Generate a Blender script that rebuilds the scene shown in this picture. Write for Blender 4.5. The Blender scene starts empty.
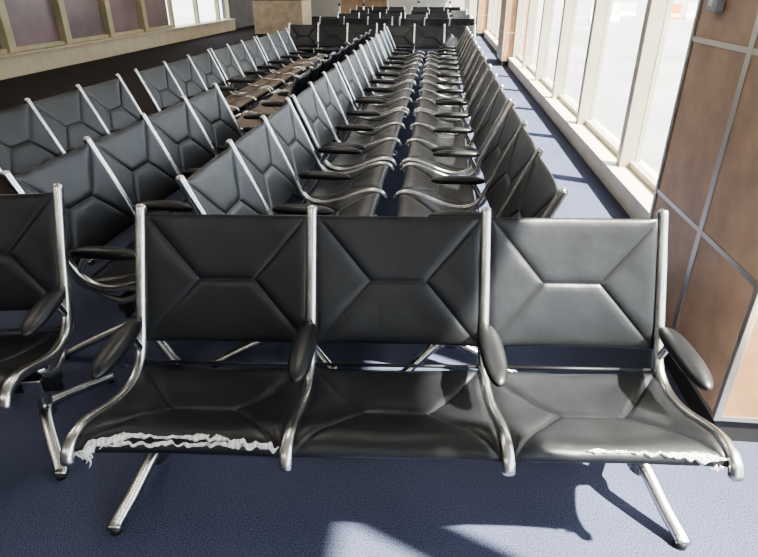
import bpy, bmesh, math, random
from mathutils import Vector, Matrix
random.seed(7)
scene=bpy.context.scene
col=scene.collection

# ---------------------------------------------------------------- materials
def new_mat(name):
    m=bpy.data.materials.new(name); m.use_nodes=True
    nt=m.node_tree; b=nt.nodes['Principled BSDF']
    return m,nt,b
def simple(name,colr,rough=.5,metal=0.,noise=None,bump=None,spec=None):
    m,nt,b=new_mat(name)
    b.inputs['Base Color'].default_value=(*colr,1); b.inputs['Roughness'].default_value=rough
    b.inputs['Metallic'].default_value=metal
    if spec is not None: b.inputs['Specular IOR Level'].default_value=spec
    tc=nt.nodes.new('ShaderNodeTexCoord')
    if noise:
        sc,amt=noise
        n=nt.nodes.new('ShaderNodeTexNoise'); n.inputs['Scale'].default_value=sc; n.inputs['Detail'].default_value=4
        nt.links.new(tc.outputs['Object'],n.inputs['Vector'])
        r=nt.nodes.new('ShaderNodeValToRGB')
        r.color_ramp.elements[0].position=.3; r.color_ramp.elements[1].position=.7
        r.color_ramp.elements[0].color=(*[c*(1-amt) for c in colr],1)
        r.color_ramp.elements[1].color=(*[min(1,c*(1+amt)) for c in colr],1)
        nt.links.new(n.outputs['Fac'],r.inputs['Fac']); nt.links.new(r.outputs['Color'],b.inputs['Base Color'])
    if bump:
        sc,st,dist=bump
        n=nt.nodes.new('ShaderNodeTexNoise'); n.inputs['Scale'].default_value=sc; n.inputs['Detail'].default_value=3
        nt.links.new(tc.outputs['Object'],n.inputs['Vector'])
        bp=nt.nodes.new('ShaderNodeBump'); bp.inputs['Strength'].default_value=st; bp.inputs['Distance'].default_value=dist
        nt.links.new(n.outputs['Fac'],bp.inputs['Height']); nt.links.new(bp.outputs['Normal'],b.inputs['Normal'])
    return m
M={}
M['leather']=simple('black_leather',(.0105,.0110,.0130),.40,0,noise=(9,.25),bump=(11,.22,.010),spec=.46)
M['brown']=simple('tan_reflection_leather',(.12,.075,.044),.42,0,noise=(9,.3),bump=(14,.2,.010),spec=.5)  # seat leather with a warm tan reflection put into its colour
M['alu']=simple('polished_aluminium',(.58,.58,.565),.27,1,noise=(14,.12),bump=(50,.05,.001))
M['pad']=simple('armrest_black_urethane',(.012,.012,.014),.40,0,bump=(120,.08,.002))
M['beam']=simple('black_steel',(.015,.015,.016),.45,.3)
M['batt']=simple('torn_batting',(.70,.69,.66),.95,0,noise=(60,.3),bump=(150,1,.01))
M['sill']=simple('painted_sill',(.60,.54,.43),.5,0,noise=(3,.1))
M['ledge']=simple('tan_ledge',(.48,.39,.27),.5,0,noise=(3,.1))
M['mull']=simple('bronze_tan_mullion',(.44,.39,.31),.4,.1,noise=(3,.08))
M['olive']=simple('olive_mullion',(.38,.34,.21),.5,.1,noise=(3,.1))
M['mauve']=simple('mauve_spandrel_panel',(.19,.13,.13),.3,0,noise=(1.2,.25))
M['stone']=simple('tan_stone',(.48,.37,.25),.7,0,noise=(5,.2),bump=(40,.2,.01))
M['lamin']=simple('copper_brown_laminate',(.44,.30,.215),.42,0,noise=(7,.16),bump=(30,.08,.004))
M['laminf']=simple('sunlit_front_laminate',(.38,.21,.11),.45,0,noise=(7,.2),bump=(30,.08,.004))  # same laminate, sunlit orange-tan put into the front face colour
M['strip']=simple('brushed_trim',(.66,.62,.55),.32,.85)
M['dark']=simple('dark_base',(.03,.028,.028),.5)
M['ceil']=simple('ceiling_tile',(.65,.63,.59),.9,0,noise=(2,.05),bump=(80,.2,.01))
M['wallp']=simple('wall_paint',(.42,.39,.34),.8,0,noise=(2,.08))
M['walld']=simple('wall_dark_paint',(.12,.105,.095),.7,0,noise=(2,.2))
M['plastic']=simple('grey_plastic',(.35,.36,.38),.5)
M['orange']=simple('orange_plastic',(.8,.15,.03),.5,0,noise=(3,.1))
M['white']=simple('white_plastic',(.75,.75,.73),.5,0,noise=(3,.05))
M['apron']=simple('concrete_apron',(.22,.22,.215),.9,0,noise=(.25,.25),bump=(3,.2,.02))
M['wood']=simple('counter_wood',(.32,.2,.12),.4,0,noise=(6,.2))

# carpet
def carpet():
    m,nt,b=new_mat('woven_carpet'); L=nt.links
    tc=nt.nodes.new('ShaderNodeTexCoord')
    n=nt.nodes.new('ShaderNodeTexNoise'); n.inputs['Scale'].default_value=260; n.inputs['Detail'].default_value=3
    L.new(tc.outputs['Object'],n.inputs['Vector'])
    v=nt.nodes.new('ShaderNodeTexVoronoi'); v.inputs['Scale'].default_value=280
    L.new(tc.outputs['Object'],v.inputs['Vector'])
    r=nt.nodes.new('ShaderNodeValToRGB'); e=r.color_ramp.elements
    e[0].position=.36; e[0].color=(.030,.034,.054,1); e[1].position=.66; e[1].color=(.115,.125,.195,1)
    L.new(n.outputs['Fac'],r.inputs['Fac'])
    r2=nt.nodes.new('ShaderNodeValToRGB'); e=r2.color_ramp.elements
    e[0].position=.36; e[0].color=(.014,.011,.010,1); e[1].position=.66; e[1].color=(.055,.045,.041,1)
    L.new(n.outputs['Fac'],r2.inputs['Fac'])
    sx=nt.nodes.new('ShaderNodeSeparateXYZ'); L.new(tc.outputs['Object'],sx.inputs[0])
    lt=nt.nodes.new('ShaderNodeMath'); lt.operation='LESS_THAN'; lt.inputs[1].default_value=-3.0
    L.new(sx.outputs['X'],lt.inputs[0])
    mx=nt.nodes.new('ShaderNodeMix'); mx.data_type='RGBA'
    L.new(lt.outputs[0],mx.inputs['Factor']); L.new(r.outputs[0],mx.inputs['A']); L.new(r2.outputs[0],mx.inputs['B'])
    n2=nt.nodes.new('ShaderNodeTexNoise'); n2.inputs['Scale'].default_value=2.2; L.new(tc.outputs['Object'],n2.inputs['Vector'])
    mr=nt.nodes.new('ShaderNodeMapRange'); mr.inputs['To Min'].default_value=.8; mr.inputs['To Max'].default_value=1.2
    L.new(n2.outputs['Fac'],mr.inputs['Value'])
    mm=nt.nodes.new('ShaderNodeVectorMath'); mm.operation='SCALE'
    L.new(mx.outputs['Result'],mm.inputs[0]); L.new(mr.outputs[0],mm.inputs['Scale'])
    L.new(mm.outputs[0],b.inputs['Base Color'])
    b.inputs['Roughness'].default_value=.95; b.inputs['Specular IOR Level'].default_value=.15
    bp=nt.nodes.new('ShaderNodeBump'); bp.inputs['Strength'].default_value=.3; bp.inputs['Distance'].default_value=.003
    L.new(v.outputs['Distance'],bp.inputs['Height']); L.new(bp.outputs['Normal'],b.inputs['Normal'])
    return m
M['carpet']=carpet()
def glass():
    m=bpy.data.materials.new('window_glass'); m.use_nodes=True; nt=m.node_tree; nt.nodes.clear()
    o=nt.nodes.new('ShaderNodeOutputMaterial'); t=nt.nodes.new('ShaderNodeBsdfTransparent'); g=nt.nodes.new('ShaderNodeBsdfGlossy')
    t.inputs[0].default_value=(.93,.96,.96,1); g.inputs['Roughness'].default_value=.02
    mx=nt.nodes.new('ShaderNodeMixShader'); mx.inputs[0].default_value=.07
    nt.links.new(t.outputs[0],mx.inputs[1]); nt.links.new(g.outputs[0],mx.inputs[2]); nt.links.new(mx.outputs[0],o.inputs[0])
    return m
M['glass']=glass()
def emis(name,c,s):
    m=bpy.data.materials.new(name); m.use_nodes=True; nt=m.node_tree; b=nt.nodes['Principled BSDF']
    b.inputs['Base Color'].default_value=(*c,1); b.inputs['Emission Color'].default_value=(*c,1); b.inputs['Emission Strength'].default_value=s
    return m
M['ceil_fill']=emis('fill_emitter',(1,.93,.82),12.0)  # glow of the added overhead fill panels

# ---------------------------------------------------------------- mesh builder
class MB:
    def __init__(s): s.v=[]; s.f=[]; s.m=[]; s.sm=[]; s.mats=[]
    def mi(s,k):
        if k not in s.mats: s.mats.append(k)
        return s.mats.index(k)
    def add(s,vs,fs,k,smooth=True):
        o=len(s.v); s.v+= [tuple(p) for p in vs]; i=s.mi(k)
        for f in fs: s.f.append(tuple(a+o for a in f)); s.m.append(i); s.sm.append(smooth)
    def box(s,x0,x1,y0,y1,z0,z1,k,bev=0.):
        if bev<=0:
            vs=[(x,y,z) for x in(x0,x1) for y in(y0,y1) for z in(z0,z1)]
            s.add(vs,[(0,1,3,2),(4,6,7,5),(0,4,5,1),(2,3,7,6),(0,2,6,4),(1,5,7,3)],k,False); return
        bm=bmesh.new(); bmesh.ops.create_cube(bm,size=1)
        for v in bm.verts:
            v.co=Vector(((x0+x1)/2+v.co.x*(x1-x0),(y0+y1)/2+v.co.y*(y1-y0),(z0+z1)/2+v.co.z*(z1-z0)))
        bmesh.ops.bevel(bm,geom=list(bm.edges),offset=bev,segments=2,affect='EDGES',profile=.5)
        bm.verts.index_update()
        s.add([v.co[:] for v in bm.verts],[tuple(v.index for v in f.verts) for f in bm.faces],k,False); bm.free()
    def sweep(s,pts,secs,k,n=12,side=Vector((1,0,0)),power=1.0):
        vs=[];fs=[]
        P=[Vector(p) for p in pts]
        for i,p in enumerate(P):
            t=(P[min(i+1,len(P)-1)]-P[max(i-1,0)]).normalized()
            sd=(side-t*side.dot(t)).normalized(); nn=t.cross(sd).normalized()
            a,b=secs[i] if isinstance(secs,list) else secs
            for j in range(n):
                th=2*math.pi*j/n; c,q=math.cos(th),math.sin(th)
                c=math.copysign(abs(c)**power,c); q=math.copysign(abs(q)**power,q)
                vs.append(p+sd*a*c+nn*b*q)
        for i in range(len(P)-1):
            for j in range(n):
                fs.append((i*n+j,i*n+(j+1)%n,(i+1)*n+(j+1)%n,(i+1)*n+j))
        fs.append(tuple(range(n))[::-1]); fs.append(tuple((len(P)-1)*n+j for j in range(n)))
        s.add(vs,fs,k)
    def mesh(s,name,merge=0.):
        me=bpy.data.meshes.new(name); me.from_pydata(s.v,[],s.f)
        for k in s.mats: me.materials.append(M[k])
        for p,i,q in zip(me.polygons,s.m,s.sm): p.material_index=i; p.use_smooth=q
        bm=bmesh.new(); bm.from_mesh(me)
        if merge>0: bmesh.ops.remove_doubles(bm,verts=bm.verts,dist=merge)
        bmesh.ops.recalc_face_normals(bm,faces=bm.faces)
        bm.to_mesh(me); bm.free(); me.update()
        return me
    def obj(s,name,loc=(0,0,0),rz=0,merge=0.):
        return place(s.mesh(name,merge),name,loc,rz)
def place(me,name,loc=(0,0,0),rz=0):
    o=bpy.data.objects.new(name,me); o.location=loc; o.rotation_euler=(0,0,math.radians(rz)); col.objects.link(o); return o

def catmull(pts,n=8):
    P=[Vector(p) for p in pts]; P=[P[0]*2-P[1]]+P+[P[-1]*2-P[-2]]
    out=[]
    for i in range(1,len(P)-2):
        for j in range(n):
            t=j/n; a,b,c,d=P[i-1],P[i],P[i+1],P[i+2]
            out.append(.5*((2*b)+(c-a)*t+(2*a-5*b+4*c-d)*t*t+(3*b-a-3*c+d)*t**3))
    out.append(P[-2]); return out
class Prof:
    def __init__(s,pts):
        s.p=catmull([(0,a,b) for a,b in pts],10); s.c=[0]
        for a,b in zip(s.p,s.p[1:]): s.c.append(s.c[-1]+(b-a).length)
        s.L=s.c[-1]
    def at(s,q):
        q=max(0,min(s.L,q)); i=0
        while i<len(s.c)-2 and s.c[i+1]<q: i+=1
        t=(q-s.c[i])/max(1e-9,s.c[i+1]-s.c[i]); return s.p[i].lerp(s.p[i+1],t)
    def nrm(s,q):
        t=(s.at(q+.006)-s.at(q-.006)).normalized()
        return Vector((0,t.z,-t.y))
PITCH=.572
BACK=[(.000,.846),(-.024,.79),(-.066,.695),(-.108,.60),(-.140,.52),(-.162,.448)]
SEAT=[(-.215,.388),(-.27,.372),(-.35,.373),(-.43,.393),(-.51,.425),(-.575,.447),(-.618,.450),(-.646,.441),(-.658,.424)]
FRAME=[(.014,.874),(.003,.852),(-.024,.79),(-.068,.695),(-.110,.60),(-.144,.52),(-.168,.455),(-.188,.414),(-.222,.387),(-.28,.371),(-.35,.373),(-.43,.394),(-.51,.426),(-.580,.449),(-.628,.453),(-.662,.441),(-.677,.420),(-.678,.405)]
HW=.0175
def panel(mb,xc,w,prof,sgn,th=.013,puff=.009,sag=.012,wr=0.,seed=0,mat='leather'):
    L=prof.L; k=w*.17
    C=[(-w/2,0),(w/2,0),(w/2,L),(-w/2,L)]; I=[(-k,L/2),(k,L/2),(k,L/2),(-k,L/2)]
    nt=14; ns=12
    ts=[.5-.5*math.cos(math.pi*i/nt) for i in range(nt)]
    ss=[.5-.5*math.cos(math.pi*i/ns) for i in range(ns+1)]
    def dl(p,a,b):
        ax,ay=a;bx,by=b;px,py=p;dx,dy=bx-ax,by-ay; t=max(0,min(1,((px-ax)*dx+(py-ay)*dy)/(dx*dx+dy*dy+1e-12)))
        return math.hypot(px-ax-dx*t,py-ay-dy*t)
    segs=[(C[0],I[0]),(C[1],I[1]),(C[2],I[1]),(C[3],I[0]),(I[0],I[1])]
    rnd=random.Random(seed)
    ph=[rnd.uniform(0,6) for _ in range(6)]
    for face in (1,-1):
        vs=[];fs=[]
        N=4*nt
        for s_ in ss:
            for j in range(4):
                for t in ts:
                    o=(C[j][0]+(C[(j+1)%4][0]-C[j][0])*t, C[j][1]+(C[(j+1)%4][1]-C[j][1])*t)
                    i=(I[j][0]+(I[(j+1)%4][0]-I[j][0])*t, L/2)
                    u=o[0]+(i[0]-o[0])*s_; q=o[1]+(i[1]-o[1])*s_
                    d=min(dl((u,q),a,b) for a,b in segs)
                    e=min(w/2-abs(u),q,L-q)
                    h=puff*(1-math.exp(-d/.010))*(1-.8*math.exp(-e/.012))*(.6+.4*math.exp(-d/.06)) 
                    sg=sag*(1-(2*u/w)**2)
                    wv=wr*math.sin(u*31+ph[0]+q*13)*math.sin(q*37+ph[1]-u*9)+ wr*.6*math.sin(q*80+ph[2]+u*22)*math.sin(u*50+ph[3])
                    p=prof.at(q); n=prof.nrm(q)*sgn
                    vs.append(Vector((xc+u,p.y,p.z))+n*(face*(th/2*(1-.7*math.exp(-e/.004))+h)-sg+wv))
        for a in range(len(ss)-1):
            for b in range(N):
                fs.append((a*N+b,a*N+(b+1)%N,(a+1)*N+(b+1)%N,(a+1)*N+b))
        mb.add(vs,fs,mat)
        if face==1: outer=vs[:N]
        else:
            mb.add(outer+vs[:N],[(b,(b+1)%N,N+(b+1)%N,N+b) for b in range(N)],mat)

PB=Prof(BACK); PS=Prof(SEAT)
SB=1 if PB.nrm(PB.L/2).y<0 else -1
SS=1 if PS.nrm(PS.L/2).z>0 else -1

def bench(nseats,torn=False,seatmat='leather'):
    mb=MB(); W=nseats*PITCH; x0=-W/2
    fr=[(0,p.y,p.z) for p in catmull([(0,a,b) for a,b in FRAME],5)]
    nf=len(fr)
    for i in range(nseats+1):
        x=x0+i*PITCH
        secs=[]
        for j in range(nf):
            y,z=fr[j][1],fr[j][2]
            b=.017; a=HW
            b+= .010*math.exp(-((z-.41)**2+(y+.19)**2)/.004)
            if j<4: b*=(.5,.78,.93,1)[j]; a*=(.5,.8,.95,1)[j]
            if j>nf-5: b*=(.5,.78,.93,1)[nf-1-j]; a*=(.5,.8,.95,1)[nf-1-j]
            secs.append((a,b))
        mb.sweep([(x,p[1],p[2]) for p in fr],secs,'alu',14,power=.75)
        pts=[];sec=[]
        n=22
        for j in range(n+1):
            t=.5-.5*math.cos(math.pi*j/n); c=2*t-1
            r=(max(0,1-abs(c)**3.6))**.5
            wdt=.029+.008*math.sin(math.pi*(.15+.75*t))
            pts.append((x,-.170-.31*t,.534+.006*math.sin(math.pi*t)-.004*t)); sec.append((max(.0015,wdt*r),max(.0012,.024*r)))
        mb.sweep(pts,sec,'pad',20,power=.9)
        br=catmull([(x,-.182,.425),(x,-.205,.46),(x,-.225,.495),(x,-.255,.528)],4)
        mb.sweep(br,(.010,.015),'alu',8)
        mb.sweep([(x,-.245,.362),(x,-.30,.325),(x,-.36,.312),(x,-.42,.335),(x,-.47,.395)],[(.009,.014),(.009,.016),(.011,.02),(.009,.016),(.009,.012)],'alu',8)
    mb.box(x0+.0,-x0,-.39,-.33,.262,.298,'beam',.004)
    mb.box(x0+.0,-x0,-.368,-.352,.225,.27,'beam',.002)
    for i in range(nseats):
        a=x0+i*PITCH+.01; b=a+PITCH-.02
        mb.sweep([(a,-.205,.395),(b,-.205,.395)],(.006,.006),'beam',8,side=Vector((0,1,0)))
        mb.sweep([(a,-.570,.415),(b,-.570,.415)],(.006,.006),'beam',8,side=Vector((0,1,0)))
        xc=x0+(i+.5)*PITCH
        panel(mb,xc,PITCH-.026,PB,SB,sag=.016,wr=.0007,seed=i)
        panel(mb,xc,PITCH-.026,PS,SS,sag=.014,wr=.0020 if torn else .0012,seed=10+i,puff=.0125,mat=seatmat)
    for sx in (-1,1):
        xs=sx*(W/2-.075); xf=sx*(W/2+.012)
        mb.box(xs-.032,xs+.032,-.41,-.31,.225,.305,'alu',.006)
        mb.sweep([(xs,-.36,.27),(xs,-.36,.20),(xs,-.36,.125)],[(.028,.034),(.022,.028),(.026,.045)],'alu',14)
        for yf in (-.56,-.02):
            ym=-.36; sg=1 if yf>ym else -1
            pts=[(xs,ym-sg*.02,.165),(xs+(xf-xs)*.15,ym+sg*.04,.150),(xs+(xf-xs)*.6,ym+(yf-ym)*.62,.078),(xf,yf-sg*.012,.026),(xf+sx*.002,yf+sg*.012,.019)]
            P=catmull(pts,5); m=len(P)
            mb.sweep(P,[(.020+.003*j/m,.021-.008*j/m) if j<m-1 else (.012,.008) for j in range(m)],'alu',12,power=.75)
            mb.sweep([(xf,yf,.0),(xf,yf,.008),(xf,yf,.022)],(.019,.019),'pad',12)
    if torn:
        rnd=random.Random(3)
        def fnoise(n,smooth=2):
            a=[rnd.random() for _ in range(n)]
            for _ in range(smooth): a=[(a[max(0,i-1)]+a[i]+a[min(n-1,i+1)])/3 for i in range(n)]
            return a
        def tear(xa,xb,qa,qb,wmin,wmax,wob,lift=.0):
            n=int((xb-xa)/.003); A=fnoise(n,2); B=fnoise(n,2); Cn=fnoise(n,5); D=fnoise(n,0); E=fnoise(n,12)
            vs=[];fs=[]
            for i in range(n):
                t=i/(n-1); x=xa+(xb-xa)*t; env=min(1,i/8,(n-1-i)/8)*(.35+1.3*min(1,max(0,(E[i]-.35)*3.4)))
                qc=PS.L*(qa+(qb-qa)*t)+(Cn[i]-.5)*wob
                up=(wmin+(wmax-wmin)*A[i]**1.2)*env+.0003; lo=(wmin+(wmax-wmin)*B[i]**1.2)*env+.0003
                for q,hh in ((qc-up,.003),(qc-up*.5,.0155+.004*D[i]),(qc,.0175+.004*D[-i]),(qc+lo*.5,.0155+.004*A[i]),(qc+lo,.003)):
                    q=min(PS.L,q)
                    i_s=min(nseats-1,max(0,int((x-x0)/PITCH))); u=x-(x0+(i_s+.5)*PITCH)
                    sg=.014*(1-(2*u/(PITCH-.026))**2)
                    p=PS.at(q); nn=PS.nrm(q)*SS
                    vs.append(Vector((x,p.y,p.z))+nn*(hh-sg+.0025+lift))
            for i in range(n-1):
                for j in range(4): fs.append((i*5+j,i*5+j+1,(i+1)*5+j+1,(i+1)*5+j))
            mb.add(vs,fs,'batt',False)
        tear(x0+.022,x0+.17,.985,.895,.008,.020,.03)
        tear(x0+.12,x0+.36,.905,.895,.004,.014,.03)
        tear(x0+.30,x0+.552,.895,.955,.004,.015,.03)
        tear(x0+.08,x0+.46,.955,.94,.002,.010,.03)
        tear(x0+2*PITCH+.20,x0+2*PITCH+.50,.93,.95,.003,.009,.014)
        tear(x0+2*PITCH+.40,x0+2*PITCH+.552,.945,.965,.006,.017,.01)
        for (xx,ln) in ((x0+.026,.028),(x0+.036,.042),(x0+.044,.056),(x0+.052,.026),(x0+2*PITCH+.535,.022),(x0+2*PITCH+.52,.016)):
            z=.432;pts=[]
            for j in range(7):
                t=j/6; pts.append((xx+.007*math.sin(t*5+xx*40),-.664-.003*math.sin(t*3),z-ln*t))
            mb.sweep(pts,[(.0055*(1.1-t_/6),.004*(1.1-t_/6)) for t_ in range(7)],'batt',6)
    return mb.mesh('tandem_seating_%d'%nseats,merge=.0001)

ME3=bench(3); ME4=bench(4); MET=bench(3,True); MEB=bench(3,False,'brown')
NM='tandem_airport_bench'
place(MET,NM,(-.110,1.758,0),4.0)
place(ME3,NM,(-1.37-.858*math.cos(math.radians(12)),1.876-.858*math.sin(math.radians(12)),0),12)
rr=random.Random(5)
def run(X,starts,face,me=ME3,n=3):
    for s0 in starts:
        place(me,NM,(X+rr.uniform(-.006,.006),s0+n*PITCH/2,0),face+rr.uniform(-.35,.35))
run(-.965,[2.03,3.86,5.70,7.53,9.36],90)
run(.455,[2.02,3.85,5.68,7.51,9.34],-90)
run(-1.665,[2.02],90,ME4,4)
run(-2.63,[2.98],90)
run(-2.63,[5.02,6.85,8.68],90,MEB)
run(-1.165,[4.78,6.61,8.44],-90,MEB)
for x,y in ((-.22,11.95),(-2.1,11.95),(-.1,14.4),(-2.0,14.6),(-.1,16.7),(-1.95,17.0),(-.1,19.5),(-2.0,19.6),(-.2,22.5),(-2.2,22.6)):
    place(ME3,NM,(x,y+rr.uniform(-.1,.1),0),rr.uniform(-2,2))

# ---------------------------------------------------------------- room shell
WX=1.62; LX=-8.1; H=3.35; Y0=-6; Y1=34
b=MB(); b.box(LX-.2,WX+.25,Y0,Y1,-.12,0,'carpet'); b.obj('floor')
b=MB(); b.box(LX-.2,WX+.35,Y0,Y1,H,H+.15,'ceil'); b.obj('ceiling')
b=MB(); b.box(LX-.2,WX+.25,Y1,Y1+.15,0,H,'wallp'); b.obj('wall_far')
b=MB(); b.box(LX-.2,WX+.25,Y0-.15,Y0,0,H,'wallp'); b.obj('wall_back')
b=MB(); b.box(1.45,WX+.2,Y0,Y1,0,.15,'sill',.004); b.box(1.43,WX+.02,Y0,Y1,.15,.18,'sill',.004)
b.box(WX-.05,WX+.2,Y0,Y1,3.15,H,'mull'); b.obj('wall_right')
ys=[-5.9,-4.3,-2.7,-1.1,.5,1.74]; wi=1
segs=list(zip(ys,ys[1:]))
ys=[2.75,3.25,4.85,6.5,8.1,9.7,11.3,13.0]; segs+=list(zip(ys,ys[1:]))
ys=[14.1,15.8,17.5,19.2,21.0]; segs+=list(zip(ys,ys[1:]))
ys=[22,25,28,31,33.9]; segs+=list(zip(ys,ys[1:]))
for a,c in segs:
    b=MB()
    b.box(WX-.10,WX+.06,a,a+.05,.18,3.15,'mull',.004); b.box(WX-.10,WX+.06,c-.05,c,.18,3.15,'mull',.004)
    b.box(WX-.02,WX+.05,a+.05,c-.05,.18,.23,'mull'); b.box(WX-.02,WX+.05,a+.05,c-.05,3.10,3.15,'mull')
    b.box(WX+.012,WX+.02,a+.05,c-.05,.23,3.10,'glass')
    b.obj('window_%d'%wi); wi+=1

def pcol(x0,x1,y0,y1,ysplit,name):
    b=MB(); g=.004
    b.box(x0+.02,x1,y0+.02,y1-.02,0,H,'dark')
    b.box(x0+.008,x1,y0+.008,y1-.008,0,.10,'dark')
    zs=[.11,.65,1.32,1.99,2.66,H]
    ysp=[y0+.02]+ysplit+[y1-.02]
    for z0,z1 in zip(zs,zs[1:]):
        for a,c in zip(ysp,ysp[1:]): b.box(x0,x0+.02,a+.009,c-.009,z0+.009,z1-.009,'lamin',.003)
        b.box(x0+.02,x1,y0,y0+.02,z0+.009,z1-.009,'laminf',.003)
        b.box(x0+.02,x1,y1-.02,y1,z0+.009,z1-.009,'lamin',.003)
    for z in zs[:-1]:
        b.box(x0-.003,x0+.02,y0,y1,z-.010,z+.010,'strip'); b.box(x0,x1,y0-.003,y0+.02,z-.010,z+.010,'strip')
    for y in ysplit: b.box(x0-.004,x0+.02,y-.018,y+.018,.1,H,'strip')
    for y in (y0,y1): b.box(x0-.006,x0+.02,y-.006 if y==y0 else y-.018,y+.018 if y==y0 else y+.006,.1,H,'strip',.003)
    return b.obj(name)
pcol(1.065,1.72,1.74,2.75,[2.22],'panelled_column')
pcol(1.30,1.80,13.0,14.1,[],'panelled_column')
pcol(1.20,1.80,21.0,22.0,[],'panelled_column')
b=MB(); b.box(1.03,1.062,2.50,2.60,1.43,1.53,'plastic',.006); b.box(1.026,1.031,2.53,2.57,1.45,1.51,'white',.002); b.obj('wall_switch_plate')

b=MB(); b.box(LX-.2,LX+.25,Y0,23.2,0,.36,'ledge',.01); b.box(LX-.2,LX+.30,Y0,23.2,.36,.40,'ledge',.008)
b.box(LX-.2,LX,Y0,23.2,3.0,H,'walld'); b.box(LX-.2,LX,23.2,Y1,0,H,'walld')
b.obj('wall_left')
y=-5.7; 
while y<17.0:
    c=y+1.83; b=MB()
    b.box(LX-.05,LX+.12,y-.10,y+.10,.40,3.0,'olive',.01)
    b.box(LX-.08,LX-.03,y+.10,c-.10,.40,3.0,'mauve')
    b.box(LX-.03,LX+.05,y+.10,c-.10,.40,.47,'olive'); b.box(LX-.03,LX+.05,y+.10,c-.10,1.75,1.82,'olive')
    b.obj('trim_%d'%wi); wi+=1; y=c
yl=y
for a,c in ((yl,yl+2.0),(yl+2.0,yl+4.0),(yl+4.0,23.2)):
    b=MB(); b.box(LX-.05,LX+.08,a,a+.08,.40,3.0,'olive'); b.box(LX-.05,LX+.08,c-.05,c,.40,3.0,'olive')
    b.box(LX-.02,LX-.01,a+.08,c-.05,.40,3.0,'glass'); b.obj('window_%d'%wi); wi+=1
b=MB(); b.box(-6.0,-4.4,19.6,21.0,.12,H,'stone',.02); b.box(-6.03,-4.37,19.57,21.03,0,.12,'dark')
for z in (1.1,2.1): b.box(-6.005,-4.395,19.595,21.005,z-.008,z+.008,'dark')
b.obj('stone_column')
b=MB(); b.box(-3.9,-2.1,24.2,24.9,.08,1.05,'wood',.01); b.box(-4.0,-2.0,24.1,25.0,1.05,1.10,'white',.01); b.box(-3.85,-2.15,24.25,24.85,0,.08,'dark')
for x in(-3.9,-3.0,-2.1): b.box(x-.01,x+.01,24.18,24.2,.08,1.05,'strip')
b.box(-3.4,-2.9,24.5,24.55,1.12,1.45,'dark',.01); b.box(-3.2,-3.1,24.5,24.6,1.08,1.2,'dark')
b.obj('gate_counter')
def stanchion(x,y):
    b=MB()
    b.sweep([(0,0,0),(0,0,.02),(0,0,.04)],[(.16,.16),(.16,.16),(.04,.04)],'strip',20)
    b.sweep([(0,0,.03),(0,0,.5),(0,0,.92)],(.032,.032),'strip',14); b.sweep([(0,0,.92),(0,0,.95),(0,0,1.0)],[(.04,.04),(.04,.04),(.03,.03)],'dark',14)
    b.obj('stanchion_post',(x,y,0))
for x,y in ((-3.4,20.8),(-2.6,20.9),(-.9,24.4),(.3,24.6)): stanchion(x,y)
for X in (-6,-3.6,-1.0):
    for y in (-2,3.5,9,14.5,20,26,31):
        b=MB(); b.box(X-.32,X+.32,y-.62,y+.62,H-.03,H,'white'); b.box(X-.29,X+.29,y-.59,y+.59,H-.035,H-.028,'ceil_fill'); b.obj('ceiling_fill_panel')  # unseen fill panels, added to brighten the interior

# ---------------------------------------------------------------- outside
b=MB(); b.box(-160,160,-120,220,-.6,-.5,'apron'); g=b.obj('ground_apron')
def barrier(x,y,k,rz):
    b=MB()
    prof=[(-.3,0),(-.3,.12),(-.14,.35),(-.08,.95),(.08,.95),(.14,.35),(.3,.12),(.3,0)]
    vs=[(sx,p,z) for sx in(-.9,.9) for p,z in prof]; n=8
    b.add(vs,[(i,(i+1)%n,n+(i+1)%n,n+i) for i in range(n)]+[tuple(range(n)),tuple(range(n,2*n))],k,False)
    b.box(-.5,.5,-.085,.085,.55,.75,'white'); b.obj('traffic_barrier',(x,y,-.5),rz)
for i,(x,y) in enumerate(((15,44),(17.3,44.2),(19.6,44),(13,47),(22,44.2),(10,40))): barrier(x,y,'orange' if i%2==0 else 'white',rr.uniform(-8,8))

# ---------------------------------------------------------------- light
w=bpy.data.worlds.new('World'); scene.world=w; w.use_nodes=True; nt=w.node_tree
bg=nt.nodes['Background']; sk=nt.nodes.new('ShaderNodeTexSky'); sk.sky_type='HOSEK_WILKIE'
sk.turbidity=3.5; sk.ground_albedo=.5
d=Vector((-.66,.30,-1)).normalized(); sk.sun_direction=(-d)
mix=nt.nodes.new('ShaderNodeMix'); mix.data_type='RGBA'; mix.inputs['Factor'].default_value=.72
mix.inputs['B'].default_value=(1.0,1.04,1.14,1)
nt.links.new(sk.outputs[0],mix.inputs['A']); nt.links.new(mix.outputs['Result'],bg.inputs[0]); bg.inputs[1].default_value=6.4
sl=bpy.data.lights.new('sun','SUN'); sl.energy=46; sl.angle=.02; sl.color=(1,.93,.82)
so=bpy.data.objects.new('sun',sl); so.rotation_euler=d.to_track_quat('-Z','Y').to_euler(); so.location=(6,-3,9); col.objects.link(so)

# ---------------------------------------------------------------- camera
cd=bpy.data.cameras.new('camera'); cd.sensor_width=36; cd.lens=570/758*36; cd.clip_end=500; cd.clip_start=.05
co=bpy.data.objects.new('camera',cd); co.location=(0,0,1.52); co.rotation_euler=(math.radians(90-27.2),0,math.radians(5.7)); col.objects.link(co)
scene.camera=co
scene.view_settings.view_transform='AgX'
scene.view_settings.look='AgX - Medium High Contrast'
scene.view_settings.exposure=.12
